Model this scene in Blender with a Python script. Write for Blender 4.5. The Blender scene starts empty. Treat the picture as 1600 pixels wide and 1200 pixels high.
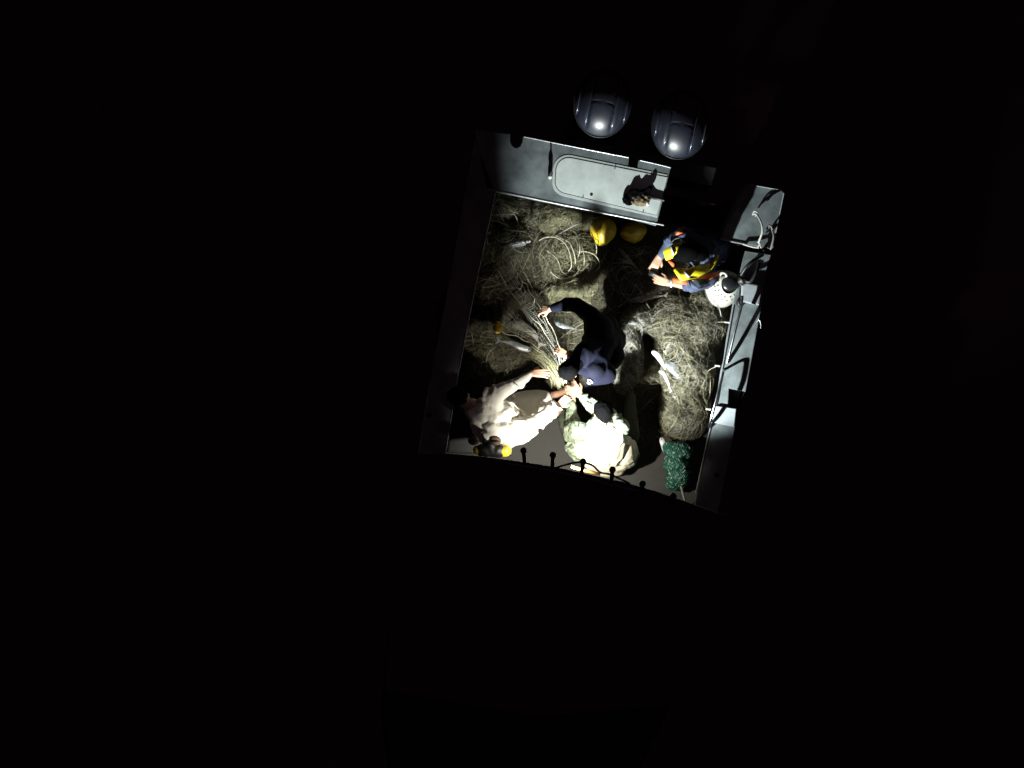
import bpy, bmesh, math, random
import numpy as np
from mathutils import Vector, Matrix, noise
random.seed(7); rng = np.random.default_rng(7)
S = bpy.context.scene
C = S.collection

# ------------------------------------------------------------------ camera, night sky, exposure
H = 20.0                                   # the drone hovers 20 m above the cockpit floor
cam = bpy.data.objects.new('camera', bpy.data.cameras.new('camera')); C.objects.link(cam)
cam.location = (0, 0, H); cam.rotation_euler = (0, 0, 0)
cam.data.sensor_fit = 'HORIZONTAL'; cam.data.angle = 2*math.atan(5.0/H)
cam.data.clip_start = 0.1; cam.data.clip_end = 5000
S.camera = cam
w = bpy.data.worlds.new('World'); S.world = w; w.use_nodes = True
bg = w.node_tree.nodes['Background']; bg.inputs[0].default_value = (0.50, 0.24, 0.32, 1); bg.inputs[1].default_value = 0.024
S.view_settings.view_transform = 'Standard'; S.view_settings.look = 'None'
S.view_settings.exposure = 0.0; S.view_settings.gamma = 1.0; S.view_settings.use_curve_mapping = False

def P(px, py, z=0.0):                      # plan measurements taken off the survey picture, at real height z
    s = (H - z)/H
    return Vector(((px-800)/160*s, -(py-600)/160*s, z))

# ------------------------------------------------------------------ materials
MATS = {}
def mat(name, col, rough=.6, metal=0., var=.25, scale=8., col2=None, bump=0., bscale=40., coat=0., spec=.5, detail=6., sheen=0., thr=None, subsurf=0.):
    if name in MATS: return MATS[name]
    m = bpy.data.materials.new(name); m.use_nodes = True; nt = m.node_tree; N = nt.nodes; L = nt.links
    b = N['Principled BSDF']
    tc = N.new('ShaderNodeTexCoord')
    n = N.new('ShaderNodeTexNoise'); n.inputs['Scale'].default_value = scale; n.inputs['Detail'].default_value = detail; n.inputs['Roughness'].default_value = .65
    L.new(tc.outputs['Object'], n.inputs['Vector'])
    r = N.new('ShaderNodeValToRGB')
    c2 = col2 if col2 else tuple(c*(1-var) for c in col)
    r.color_ramp.elements[0].position = .32 if thr is None else thr-.04; r.color_ramp.elements[0].color = (*c2, 1)
    r.color_ramp.elements[1].position = .68 if thr is None else thr+.04; r.color_ramp.elements[1].color = (*col, 1)
    L.new(n.outputs['Fac'], r.inputs['Fac']); L.new(r.outputs['Color'], b.inputs['Base Color'])
    rr = N.new('ShaderNodeMapRange'); rr.inputs['To Min'].default_value = max(.02, rough*.8); rr.inputs['To Max'].default_value = min(1, rough*1.2)
    L.new(n.outputs['Fac'], rr.inputs['Value']); L.new(rr.outputs['Result'], b.inputs['Roughness'])
    b.inputs['Metallic'].default_value = metal; b.inputs['Coat Weight'].default_value = coat; b.inputs['Coat Roughness'].default_value = .12
    b.inputs['Specular IOR Level'].default_value = spec; b.inputs['Sheen Weight'].default_value = sheen
    b.inputs['Subsurface Weight'].default_value = subsurf; b.inputs['Subsurface Scale'].default_value = .02
    if bump:
        n2 = N.new('ShaderNodeTexNoise'); n2.inputs['Scale'].default_value = bscale; n2.inputs['Detail'].default_value = 5
        L.new(tc.outputs['Object'], n2.inputs['Vector'])
        bp = N.new('ShaderNodeBump'); bp.inputs['Strength'].default_value = bump; bp.inputs['Distance'].default_value = .01
        L.new(n2.outputs['Fac'], bp.inputs['Height']); L.new(bp.outputs['Normal'], b.inputs['Normal'])
    MATS[name] = m; return m

gel   = mat('grey gelcoat', (.23,.265,.275), .42, var=.62, scale=4.5, detail=12., bump=.2, bscale=260)
lidm  = mat('pale hatch gelcoat', (.62,.68,.66), .4, var=.24, scale=7, detail=12., bump=.06, bscale=200)
bead  = mat('bright aluminium edge', (.48,.50,.51), .3, metal=.6, var=.35, scale=30)
pad   = mat('pale grey step pad', (.36,.40,.43), .55, var=.2, scale=25, bump=.1, bscale=200)
deckm = mat('worn deck', (.032,.031,.027), .75, var=.6, scale=6, bump=.3, bscale=90)
blackm= mat('black rubber', (.012,.012,.013), .5, var=.4, scale=20)
roofm = mat('dark roof', (.05,.032,.045), .5, var=.3, scale=4)
hullm = mat('dark hull', (.012,.012,.014), .4, var=.3, scale=4)
cowlm = mat('glossy motor paint', (.015,.018,.032), .42, var=.35, scale=5, coat=.6, bump=.03, bscale=30, spec=.6)
steel = mat('stainless tube', (.55,.57,.6), .25, metal=1., var=.2, scale=20)
netm  = mat('olive net filament', (.185,.172,.088), .55, var=.45, scale=9, spec=.5, sheen=.2)
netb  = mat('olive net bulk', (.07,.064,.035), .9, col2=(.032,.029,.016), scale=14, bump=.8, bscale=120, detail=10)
netp  = mat('pale net filament', (.33,.31,.18), .5, var=.35, scale=9)
netd  = mat('brown net filament', (.08,.07,.042), .6, var=.4, scale=9)
netw  = mat('grey net filament', (.36,.35,.31), .5, var=.3, scale=9)
cowlm.node_tree.nodes['Principled BSDF'].inputs['Coat Roughness'].default_value = .36
ropem = mat('buff rope', (.55,.51,.36), .7, var=.35, scale=60, bump=.6, bscale=300)
whiterope = mat('white rope', (.52,.52,.48), .7, var=.3, scale=60, bump=.6, bscale=300)
yel   = mat('yellow float plastic', (.72,.50,.03), .4, col2=(.42,.30,.04), scale=10, bump=.2, bscale=60, thr=.42)
fishm = mat('silver fish skin', (.36,.38,.39), .22, metal=.35, col2=(.10,.11,.12), scale=14, bump=.25, bscale=260)
fishp = mat('pale fish belly', (.27,.26,.22), .45, col2=(.14,.13,.10), scale=12, bump=.2, bscale=200)
navy  = mat('navy jacket cloth', (.0022,.0028,.013), .85, var=.35, scale=14, bump=.3, bscale=260, spec=.2)
navyb = mat('faded blue shirt cloth', (.06,.08,.15), .8, var=.35, scale=14, bump=.3, bscale=260)
blackhair = mat('black hair', (.0012,.0012,.0015), .85, var=.5, scale=60, bump=.6, bscale=200, spec=.05)
capm  = mat('black cap cloth', (.0012,.0012,.0014), .9, var=.4, scale=30, spec=.05)
skin  = mat('tanned skin', (.50,.29,.19), .5, var=.22, scale=18, bump=.1, bscale=150, subsurf=.1)
robe  = mat('white robe cotton', (.80,.78,.71), .85, var=.06, scale=9, bump=.15, bscale=240)
creamm= mat('cream shirt cotton', (.78,.74,.56), .85, var=.08, scale=9, bump=.15, bscale=240)
trous = mat('brown trousers', (.07,.05,.035), .85, var=.35, scale=9)
vesty = mat('yellow bladder fabric', (.82,.70,.02), .5, var=.12, scale=20, bump=.1, bscale=150)
vesto = mat('orange vest fabric', (.80,.17,.05), .55, var=.2, scale=20, bump=.1, bscale=150)
refl  = mat('grey reflective tape', (.5,.47,.55), .35, var=.15, scale=50)
watchm= mat('white watch', (.75,.75,.78), .3, var=.1, scale=50)
gsack = mat('dark green sack', (.015,.075,.05), .6, var=.6, scale=30, bump=.6, bscale=120)
gnet  = mat('green net cord', (.34,.52,.44), .35, col2=(.015,.11,.075), scale=34, thr=.56)  # pale speckles in the cord colour imitate its glints
brownbag = mat('brown patterned cloth', (.17,.125,.06), .8, col2=(.03,.022,.014), scale=28, bump=.3, bscale=200, thr=.47)
oval_disc  = mat('oval brown', (.14,.09,.05), .6, var=.3, scale=20)
orangem = mat('orange webbing', (.42,.20,.05), .6, var=.3, scale=20)
whitecl = mat('white woven cloth', (.50,.49,.43), .75, var=.2, scale=40, bump=.5, bscale=180)

def camo():
    m = bpy.data.materials.new('pale green camouflage'); m.use_nodes = True; nt = m.node_tree; N = nt.nodes; L = nt.links
    b = N['Principled BSDF']; b.inputs['Roughness'].default_value = .85
    tc = N.new('ShaderNodeTexCoord'); prev = None
    for i, (sc, th, c) in enumerate([(14, .5, (.17,.22,.15)), (19, .56, (.09,.14,.08)), (27, .60, (.05,.06,.05))]):
        n = N.new('ShaderNodeTexNoise'); n.inputs['Scale'].default_value = sc; n.inputs['Detail'].default_value = 3
        mp = N.new('ShaderNodeMapping'); mp.inputs['Location'].default_value = (i*3.1, i*7.7, i)
        L.new(tc.outputs['Object'], mp.inputs[0]); L.new(mp.outputs[0], n.inputs['Vector'])
        r = N.new('ShaderNodeValToRGB'); r.color_ramp.elements[0].position = th; r.color_ramp.elements[1].position = th+.03
        L.new(n.outputs['Fac'], r.inputs[0])
        mx = N.new('ShaderNodeMixRGB'); L.new(r.outputs[0], mx.inputs[0])
        if prev is None: mx.inputs[1].default_value = (.30,.31,.24,1)
        else: L.new(prev.outputs[0], mx.inputs[1])
        mx.inputs[2].default_value = (*c, 1); prev = mx
    L.new(prev.outputs[0], b.inputs['Base Color']); return m
camom = camo()

# ------------------------------------------------------------------ object helpers
def link(o, parent=None):
    C.objects.link(o)
    if parent is not None: o.parent = parent
    return o
def setp(o, label=None, cat=None, group=None, kind=None):
    if label: o['label'] = label
    if cat: o['category'] = cat
    if group: o['group'] = group
    if kind: o['kind'] = kind
    return o
def thing(name, label, cat, loc=(0,0,0), group=None):
    o = bpy.data.objects.new(name, None); o.empty_display_size = .1; link(o); o.location = loc
    return setp(o, label, cat, group)
def put(name, me, m, parent=None, smooth=True):
    if smooth: me.polygons.foreach_set('use_smooth', [True]*len(me.polygons))
    me.materials.clear(); me.materials.append(m)
    o = bpy.data.objects.new(name, me); link(o, parent)
    if parent is not None:                       # mesh coordinates are world coordinates: shift them to the thing's base
        me.transform(Matrix.Translation(-wloc(parent)))
    return o
def wloc(o):
    v = Vector(o.location)
    while o.parent: o = o.parent; v += o.location
    return v
def from_bm(bm, name='m'):
    me = bpy.data.meshes.new(name); bm.normal_update(); bm.to_mesh(me); bm.free(); return me
def prism(poly, z0, z1, bev=0.006):
    """poly = list of (px,py) measured at z1, vertical walls"""
    bm = bmesh.new(); vs = [bm.verts.new(P(x, y, z1)) for x, y in poly]
    f = bm.faces.new(vs); bm.normal_update()
    if f.normal.z < 0: f.normal_flip()
    r = bmesh.ops.extrude_face_region(bm, geom=[f])
    for v in r['geom']:
        if isinstance(v, bmesh.types.BMVert): v.co.z = z1
    for v in vs: v.co.z = z0
    bmesh.ops.recalc_face_normals(bm, faces=bm.faces)
    if bev:
        top = [e for e in bm.edges if all(v.co.z > z1-1e-5 for v in e.verts)]
        bmesh.ops.bevel(bm, geom=top, offset=bev, segments=2, affect='EDGES', profile=.6)
    return from_bm(bm)
def tubes(lines, rad, sides=5):
    """lines: list of (n,3) arrays -> one mesh"""
    V = []; F = []; base = 0
    for li, pts in enumerate(lines):
        pts = np.asarray(pts, float); n = len(pts)
        r = rad[li] if isinstance(rad, (list, np.ndarray)) else rad
        t = np.gradient(pts, axis=0); t /= np.linalg.norm(t, axis=1)[:, None]+1e-9
        up = np.tile([0.13, .21, 1.], (n, 1)); a = np.cross(t, up); ln = np.linalg.norm(a, axis=1)[:, None]
        a = np.where(ln < 1e-3, [1., 0, 0], a/(ln+1e-9)); b = np.cross(t, a)
        ang = np.arange(sides)*2*math.pi/sides
        ring = pts[:, None, :] + r*(np.cos(ang)[None, :, None]*a[:, None, :] + np.sin(ang)[None, :, None]*b[:, None, :])
        V.append(ring.reshape(-1, 3))
        i = np.arange(n-1)[:, None]*sides; j = np.arange(sides)[None, :]; j2 = (j+1) % sides
        F.append(np.stack([base+i+j, base+i+j2, base+i+sides+j2, base+i+sides+j], -1).reshape(-1, 4))
        base += n*sides
    V = np.concatenate(V); F = np.concatenate(F)
    me = bpy.data.meshes.new('t'); me.vertices.add(len(V)); me.vertices.foreach_set('co', V.ravel())
    me.loops.add(F.size); me.loops.foreach_set('vertex_index', F.ravel().astype(np.int32))
    me.polygons.add(len(F)); me.polygons.foreach_set('loop_start', (np.arange(len(F))*4).astype(np.int32))
    me.update(calc_edges=True); me.validate(); return me
def spline(pts, n=40):
    """Catmull-Rom through 3-D points"""
    p = [np.array(q, float) for q in pts]; p = [2*p[0]-p[1]] + p + [2*p[-1]-p[-2]]
    out = []; seg = len(p)-3; k = max(2, n//seg)
    for i in range(seg):
        for t in np.linspace(0, 1, k, endpoint=False):
            a, b, c, d = p[i:i+4]
            out.append(.5*((2*b)+(-a+c)*t+(2*a-5*b+4*c-d)*t*t+(-a+3*b-3*c+d)*t**3))
    out.append(p[-2]); return np.array(out)
def PP(l): return [P(*q) for q in l]

# smooth continuous bodies: volumes fused into a single skin
def sph(bm, c, r, M=None, u=14, v=10):
    T = Matrix.Translation(c) @ (M.to_4x4() if M is not None else Matrix.Identity(4)) @ Matrix.Diagonal((*((r, r, r) if isinstance(r, float) else r), 1))
    bmesh.ops.create_uvsphere(bm, u_segments=u, v_segments=v, radius=1, matrix=T)
def cap(bm, p0, r0, p1, r1):
    p0 = Vector(p0); p1 = Vector(p1); d = p1-p0
    if d.length < 1e-5: sph(bm, p0, r0); return
    q = d.to_track_quat('Z', 'Y').to_matrix().to_4x4()
    bmesh.ops.create_cone(bm, cap_ends=True, segments=14, radius1=r0, radius2=r1, depth=d.length, matrix=Matrix.Translation((p0+p1)/2) @ q)
    sph(bm, p0, float(r0)); sph(bm, p1, float(r1))
def chain(bm, pts):                       # [(point, radius), ...]
    for a, b in zip(pts, pts[1:]): cap(bm, a[0], a[1], b[0], b[1])
def fuse(bm, voxel=.008, smooth=4, folds=None):
    me = bpy.data.meshes.new('tmp'); bm.to_mesh(me); bm.free()
    o = bpy.data.objects.new('tmp', me); C.objects.link(o)
    md = o.modifiers.new('r', 'REMESH'); md.mode = 'VOXEL'; md.voxel_size = voxel
    if smooth:
        ms = o.modifiers.new('s', 'SMOOTH'); ms.factor = .5; ms.iterations = smooth
    dg = bpy.context.evaluated_depsgraph_get(); dg.update()
    m2 = bpy.data.meshes.new_from_object(o.evaluated_get(dg)); bpy.data.objects.remove(o); bpy.data.meshes.remove(me)
    if folds:
        if len(folds) == 4: amp, fr, kd, mk = folds; M = None
        else: amp, fr, M = folds; kd = None
        n = len(m2.vertices); co = np.empty(n*3); m2.vertices.foreach_get('co', co); co = co.reshape(-1, 3)
        no = np.empty(n*3); m2.vertex_normals.foreach_get('vector', no); no = no.reshape(-1, 3)
        q = co @ (np.array(M).T if M is not None else np.eye(3)) * fr
        if kd is None: d = np.array([(.5-abs(noise.noise(Vector(a)))*2)+.4*noise.noise(Vector(a)*2.3) for a in q])
        else:                                    # long creases across the direction kd, gathered in places
            kv = Vector(kd).normalized(); cr = []
            for a in q:
                v = Vector(a); n1 = noise.noise(v*.35); n2 = noise.noise(v*.9+Vector((5,2,9)))
                w_ = .5+.5*math.sin(v.dot(kv)*2.2+n1*9+n2*2.5); m_ = min(1, max(0, noise.noise(v*.3+Vector((mk,1,4)))*2.2+.45))
                cr.append((w_**2.2)*m_+.25*n2)
            d = np.array(cr)
        co += no*(d*amp)[:, None]; m2.vertices.foreach_set('co', co.ravel()); m2.update()
    return m2
def frame(f, u):                          # x = side, y = face direction, z = crown
    f = Vector(f).normalized(); u = Vector(u); u = (u - f*u.dot(f)).normalized(); s = f.cross(u)
    return Matrix((s, f, u)).transposed()
def head(bm, c, f, u):
    M = frame(f, u); c = Vector(c); k = lambda x, y, z: c + M @ Vector((x, y, z))
    sph(bm, k(0, -.012, .02), (.077, .098, .092), M, 20, 14)
    sph(bm, k(0, .022, -.05), (.058, .066, .062), M)
    cap(bm, k(0, .082, .012), .010, k(0, .108, -.025), .015)          # nose
    cap(bm, k(-.022, .088, -.058), .009, k(.022, .088, -.058), .009)  # mouth
    cap(bm, k(-.04, .078, .03), .014, k(.04, .078, .03), .014)        # brow
    for s in (-1, 1):
        sph(bm, k(s*.031, .079, .012), .0135)
        sph(bm, k(s*.080, -.005, -.005), (.010, .02, .032), M)
    cap(bm, k(0, .075, -.095), .02, k(0, .05, -.09), .03)
def hand(bm, w_, d, n, curl=.5, side=1, sc=1.):
    """wrist, pointing direction, back-of-hand normal, curl 0..1"""
    w_ = Vector(w_); d = Vector(d).normalized(); n = Vector(n); n = (n-d*n.dot(d)).normalized(); s = d.cross(n)*side
    for i in range(4):
        off = (i-1.5)*.020*sc
        cap(bm, w_+s*off*.6, .016*sc, w_+d*.085*sc+s*off, .0125*sc)
        L = [.043, .048, .045, .036][i]*sc; p = w_+d*.085*sc+s*off; a = curl*.5
        for kx in range(3):
            dd = d*math.cos(a)-n*math.sin(a) + s*(i-1.5)*.07; q = p+dd*L*(1-.2*kx)
            cap(bm, p, (.0098-.001*kx)*sc, q, (.0090-.001*kx)*sc); p = q; a += curl*(.7+.1*i)
    p = w_+d*.025*sc-s*.022*sc; q = p+(d*.7-s*.75-n*.25)*.045*sc; cap(bm, p, .015*sc, q, .011*sc)
    cap(bm, q, .011*sc, q+(d*.9-s*.15-n*.5*curl)*.034*sc, .0085*sc)

# ------------------------------------------------------------------ water
bm = bmesh.new(); bmesh.ops.create_grid(bm, x_segments=2, y_segments=2, size=1500, matrix=Matrix.Translation((0,0,-.55)))
watm = mat('black night water', (.003,.0012,.002), .12, var=.3, scale=.6, bump=.35, bscale=2.2, spec=1.)
setp(put('water', from_bm(bm), watm), kind='structure')

# ------------------------------------------------------------------ the boat
boat = thing('fishing_boat', 'grey open fishing boat with a dark hardtop, its lit stern cockpit full of nets', 'boat', P(893, 560, 0))
R_out = [(1226,298),(1207,398),(1196,425),(1190,478),(1165,612),(1150,650),(1121,803)]
L_out = [(741,205),(697,460),(668,612),(652,712)]
bow = [(1095,930),(1040,1120),(935,1340),(790,1520),(700,1480),(620,1300),(595,1120),(610,930)]
outline = R_out + bow + L_out[::-1]
bm = bmesh.new(); rings = []
ctr = P(880, 760, 0)
for z, s in [(.70, 1.0), (.35, .985), (-.1, .95), (-.65, .86)]:
    ring = []
    for x, y in outline:
        p = P(x, y, .75); p.z = z; q = ctr + (p-ctr)*s; q.z = z; ring.append(bm.verts.new(q))
    rings.append(ring)
for a, b in zip(rings, rings[1:]):
    for i in range(len(a)):
        if i == len(a)-1: continue               # the stern is open above the bracket, closed below by the transom
        bm.faces.new((a[i], a[i+1], b[i+1], b[i]))
bm.faces.new(rings[-1])
n = len(outline)
bm.faces.new((rings[0][-1], rings[0][0], rings[3][0], rings[3][-1])) if False else None
bm.faces.new((rings[2][-1], rings[2][0], rings[3][0], rings[3][-1]))
put('hull', from_bm(bm), hullm, boat, False)
# cockpit floor
bm = bmesh.new(); bm.faces.new([bm.verts.new(P(x, y, 0)) for x, y in [(758,290),(1028,346),(1190,380),(1165,560),(1118,800),(1000,1200),(640,1200),(660,712),(700,470)]][::-1])
put('cockpit_floor', from_bm(bm), deckm, boat, False)
# foredeck ahead of the cockpit
put('foredeck', prism([(1118,806),(1094,930),(1038,1120),(932,1338),(790,1515),(703,1475),(624,1298),(600,1120),(614,930),(652,716)][::-1], .3, .70, .01), hullm, boat, False)
# transom with its rounded cut-out and rim notch
tr = [(741,203),(797,209),(797,220),(799,226),(803,230),(808,231),(813,228),(816,222),(817,213),(983,246.5),(981,263),(995,266),(998,250),(1048,262),(1026,351),(1010,346.5),(760,295)]
put('transom', prism(tr, .58, .75, .006), gel, boat, False)
put('transom_wall', prism([(745,215),(1046,276),(1032,335),(765,280)], .0, .575, 0), hullm, boat, False)
put('transom_edge_trim', tubes([spline(PP([(762,295.5,.745),(813,306,.745),(920,328,.745),(1037,351.5,.745)]), 60)], .010, 8), bead, boat)
put('stern_edge_trim', tubes([spline(PP([(819,213.5,.752),(900,230,.752),(982,246,.752)]), 30), spline(PP([(1000,250.5,.752),(1025,256,.752),(1048,262,.752)]), 20)], .007, 6), bead, boat)
# hatch lid, rounded at its left end
def arc(cx, cy, r, a0, a1, n=8): return [(cx+r*math.cos(math.radians(a)), cy+r*math.sin(math.radians(a))) for a in np.linspace(a0, a1, n)]
def lidpoly(i):
    dx, dy = .98, .2
    return arc(888+i*.2, 266+i*.1, 24-i, 185, 281) + [(1043, 273+i), (1027-i*.2, 340-i)] + arc(885+i*.2, 285-i*.3, 22-i, 100, 178)
fr_ = put('hatch_frame', prism(lidpoly(0), .7505, .754, .001), bead if False else mat('light hatch rim', (.50,.54,.53), .4, var=.15, scale=20), boat, False)
ls = put('hatch_gap', prism(lidpoly(3.2), .7542, .7548, 0), blackm, boat, False)
lid = put('hatch_lid', prism(lidpoly(4.2), .755, .758, .001), lidm, boat, False)
bm = bmesh.new(); bmesh.ops.create_cone(bm, cap_ends=True, segments=20, radius1=.014, radius2=.014, depth=.004, matrix=Matrix.Translation(P(924,304,.7582)))
put('finger_hole', from_bm(bm), blackm, lid, False)
for x, y in [(961,262),(1017,274),(911,307),(1005,330)]:
    bm = bmesh.new(); bmesh.ops.create_cube(bm, size=1, matrix=Matrix.Translation(P(x,y,.7585)) @ Matrix.Rotation(-.2,4,'Z') @ Matrix.Diagonal((.008,.028,.004,1)))
    put('latch', from_bm(bm), blackm, lid, False)
# corner box at starboard quarter
put('corner_box', prism([(1168,287),(1220,296),(1226,301),(1207,389),(1190,386),(1125,373)], .0, .76, .008), gel, boat, False)
put('corner_box_trim', tubes([spline(PP([(1126,373.5,.762),(1150,378.5,.762),(1166,381.5,.762)]), 20)], .010, 8), bead, boat)
put('corner_box_edge', tubes([spline(PP([(1170,288,.762),(1195,292.5,.762),(1221,297,.762)]), 20), spline(PP([(1225,302,.762),(1216,346,.762),(1207,388,.762)]), 20)], .005, 6), pad, boat)
# side decks
rg = [(1165,392),(1205,398),(1196,425),(1190,478),(1165,612),(1139,607),(1137,638),(1150,641),(1150,660),(1121,803),(1084,797),(1090,765),(1105,690),(1120,628),(1127,580),(1132,560),(1136,530),(1146,475),(1152,440)]
put('side_deck', prism(rg[::-1], .66, .75, .006), gel, boat, False)
lg = [(741,215),(698,460),(668,612),(652,716),(696,716),(697,700),(707,640),(718,575),(740,460),(756,385),(774,300)]
put('side_deck', prism(lg, .66, .75, .006), gel, boat, False)
put('side_liner', prism([(1185,392),(1195,400),(1160,600),(1112,797),(1098,797),(1140,600),(1160,478)][::-1], .0, .655, 0), hullm, boat, False)
put('side_liner', prism([(735,300),(700,470),(668,640),(662,716),(676,716),(700,575),(722,460),(752,300)], .0, .655, 0), hullm, boat, False)
put('inner_trim', tubes([spline(PP([(1146,478,.755),(1137,530,.755),(1128,580,.755),(1121,625,.755),(1105,690,.755),(1087,770,.755)]), 60)], .005, 6), bead, boat)
put('inner_trim', tubes([spline(PP([(773,305,.755),(756,385,.755),(740,460,.755),(718,575,.755)]), 60), spline(PP([(707,640,.755),(697,703,.755)]), 12)], .005, 6), bead, boat)
put('outer_trim', tubes([spline(PP([(669,615,.752),(654,710,.752)]), 12)], .006, 6), pad, boat)
# stainless hand rails (rise from the deck, so they throw long shadows)
put('hand_rail', tubes([spline(PP([(1136,567,.755),(1141,548,.80),(1149,515,.86),(1158,480,.90),(1160,462,.90)]), 40)], .013, 8), steel, boat)
put('hand_rail', tubes([spline(PP([(1108,668,.755),(1111,655,.83),(1119,625,.88),(1127,595,.88),(1130,582,.86),(1131,578,.755)]), 40)], .013, 8), steel, boat)
# pads and hatch boxes on the side deck
put('step_pad', prism([(1159,446),(1167,442),(1188,446),(1190,452),(1186,477),(1158,471)], .755, .82, .012), pad, boat, False)
put('step_pad', prism([(1117,634),(1150,639),(1147,667),(1112,660)], .755, .79, .004), pad, boat, False)
for i, (x, y) in enumerate([(1138,504),(1123,572),(1109,640)]):
    put('lanyard_hook', tubes([[P(x-6,y-1,.70), P(x+2,y,.71)]], .009, 8), whiterope, boat)
for x, y in [(1119,742),(671,649)]:
    bm = bmesh.new(); bmesh.ops.create_cone(bm, cap_ends=True, segments=16, radius1=.022, radius2=.02, depth=.012, matrix=Matrix.Translation(P(x,y,.757)))
    put('deck_filler', from_bm(bm), blackm, boat)
put('deck_cleat', tubes([spline(PP([(1181,505,.76),(1186,500,.80),(1189,506,.79),(1189,513,.76)]), 16)], .008, 8), steel, boat)
# stern light post with a thin pin (its shadow runs aft)
bm = bmesh.new(); chain(bm, [(P(859.5,277,.752), .019), (P(859.5,276,.775), .019)])
sp = put('stern_socket', from_bm(bm), whiterope, boat)
bm = bmesh.new(); chain(bm, [(P(860.5,272,.778), .018), (P(860.5,271,.80), .021), (P(861,270,.815), .010), (P(861,269,.825), .007), (P(861,269,.84), .007)])
put('socket_cap', from_bm(bm), blackm, sp)
# cover seam line across the left quarter is worn bare metal: real trim only
# hardtop
edge = [(636,708),(700,709),(760,714),(820,722),(870,730),(920,741),(970,752),(1020,766),(1070,783),(1135,806)]
roof = edge + [(1112,930),(1075,1100),(840,1120),(600,1080),(612,900)]
put('hardtop', prism(roof, 2.06, 2.12, .012), roofm, boat, False)
put('hardtop_trim', tubes([spline(PP([(790,724,2.125),(850,733,2.125),(920,748,2.125),(1000,768,2.125)]), 50)], .004, 6), steel, boat)
for i, ((kx, ky), (bx, by)) in enumerate(zip([(818,704),(864,711),(911,721),(957,734),(1004,756),(1052,775)], [(820,726),(863,731),(908,745),(955,754),(1003,770),(1050,788)])):
    t = put('rod_holder', tubes([[P(bx,by,2.10), P((bx+kx)/2,(by+ky)/2,2.18), P(kx,ky+2,2.26)]], .0185, 12), blackm, boat)
    bm = bmesh.new(); sph(bm, P(kx, ky, 2.27), (.030,.030,.022)); put('holder_cap', from_bm(bm), blackm, t)
for x, y in [(680,745),(1085,815),(640,1000),(1060,1040)]:
    put('hardtop_leg', tubes([[P(x,y,0), P(x,y,1.0), P(x,y,2.06)]], .028, 10), blackm, boat)
put('cable', tubes([spline(PP([(868,731,2.13),(885,726,2.16),(905,722,2.17),(925,727,2.17),(938,738,2.15),(955,742,2.15),(985,756,2.13)]), 60)], .009, 6), blackm, boat)
put('console', prism([(780,850),(960,880),(930,1030),(750,1000)], 0, 1.2, .03), hullm, boat, False)
put('bench_seat', prism([(709,632),(765,640),(806,664),(800,712),(698,708)][::-1], .0, .30, .02), blackm, boat, False)
put('leaning_seat', prism([(660,728),(790,742),(770,800),(650,790)], 0, .55, .03), blackm, boat, False)
# swim bracket and outboard motors
put('motor_bracket', prism([(900,215),(1120,262),(1112,290),(892,245)], -.45, -.15, .01), blackm, boat, False)
def motor(cx, cy, sc=1.):
    ax = Vector((.19, .98, 0)).normalized(); c = P(cx, cy, .98)
    M = Matrix.Rotation(math.atan2(ax.y, ax.x)-math.pi/2, 3, 'Z')
    bm = bmesh.new(); bmesh.ops.create_uvsphere(bm, u_segments=96, v_segments=48, radius=1)
    for v in bm.verts:
        x, y, z = v.co
        ex = 2.1
        r = (abs(x)**ex+abs(y)**ex)**(1/ex); r0 = math.hypot(x, y)
        if r > 1e-6: x, y = x*r0/r, y*r0/r
        sx = .262*(1 + .0*y); sy = .315; sz = .25 if z > 0 else .30
        gx = abs(x*.262)                                    # creases running fore and aft
        zz = z*sz + (.010 if gx < .105 else 0.) - .012*math.exp(-((gx-.115)/.010)**2) - .016*math.exp(-((gx-.215)/.010)**2)
        if gx < .10 and z > 0: zz -= .006*math.exp(-((y*sy+.03+.8*(x*.262)**2)/.008)**2)
        v.co = c + M @ (Vector((x*sx, y*sy, zz))*sc)
    m = put('outboard_motor', from_bm(bm), cowlm, boat)
    for gx in (-.222, -.122, .122, .222):           # added bright strips along the creases, imitating highlight lines on the cowl
        l = []
        for y in np.linspace(-.80, .62, 30):
            x = gx/.262; q = max(0., 1-x*x-y*y)
            if q > .02: l.append(c+M@(Vector((gx, y*.315, math.sqrt(q)*.25+.002))*sc))
        if len(l) > 5: put('highlight_strip', tubes([np.array(l)], .0045, 8), MATS.get('cowl highlight') or mat('cowl highlight', (.16,.17,.22), .22, metal=.7, var=.3, scale=12), m)
    bm = bmesh.new(); chain(bm, [(c+Vector((0,0,-.3)), .13), (c+Vector((0,0,-.7)), .10), (c+Vector((0,0,-1.5)), .07)])
    put('midsection', fuse(bm, .02, 2), blackm, m)
    put('cowl_band', tubes([np.array([c+M@(Vector((.266*math.cos(a), .320*math.sin(a), -.06))*sc) for a in np.linspace(0, 2*math.pi, 60)])], .006, 6), blackm, m)
motor(942, 160); motor(1064, 194)

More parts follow.
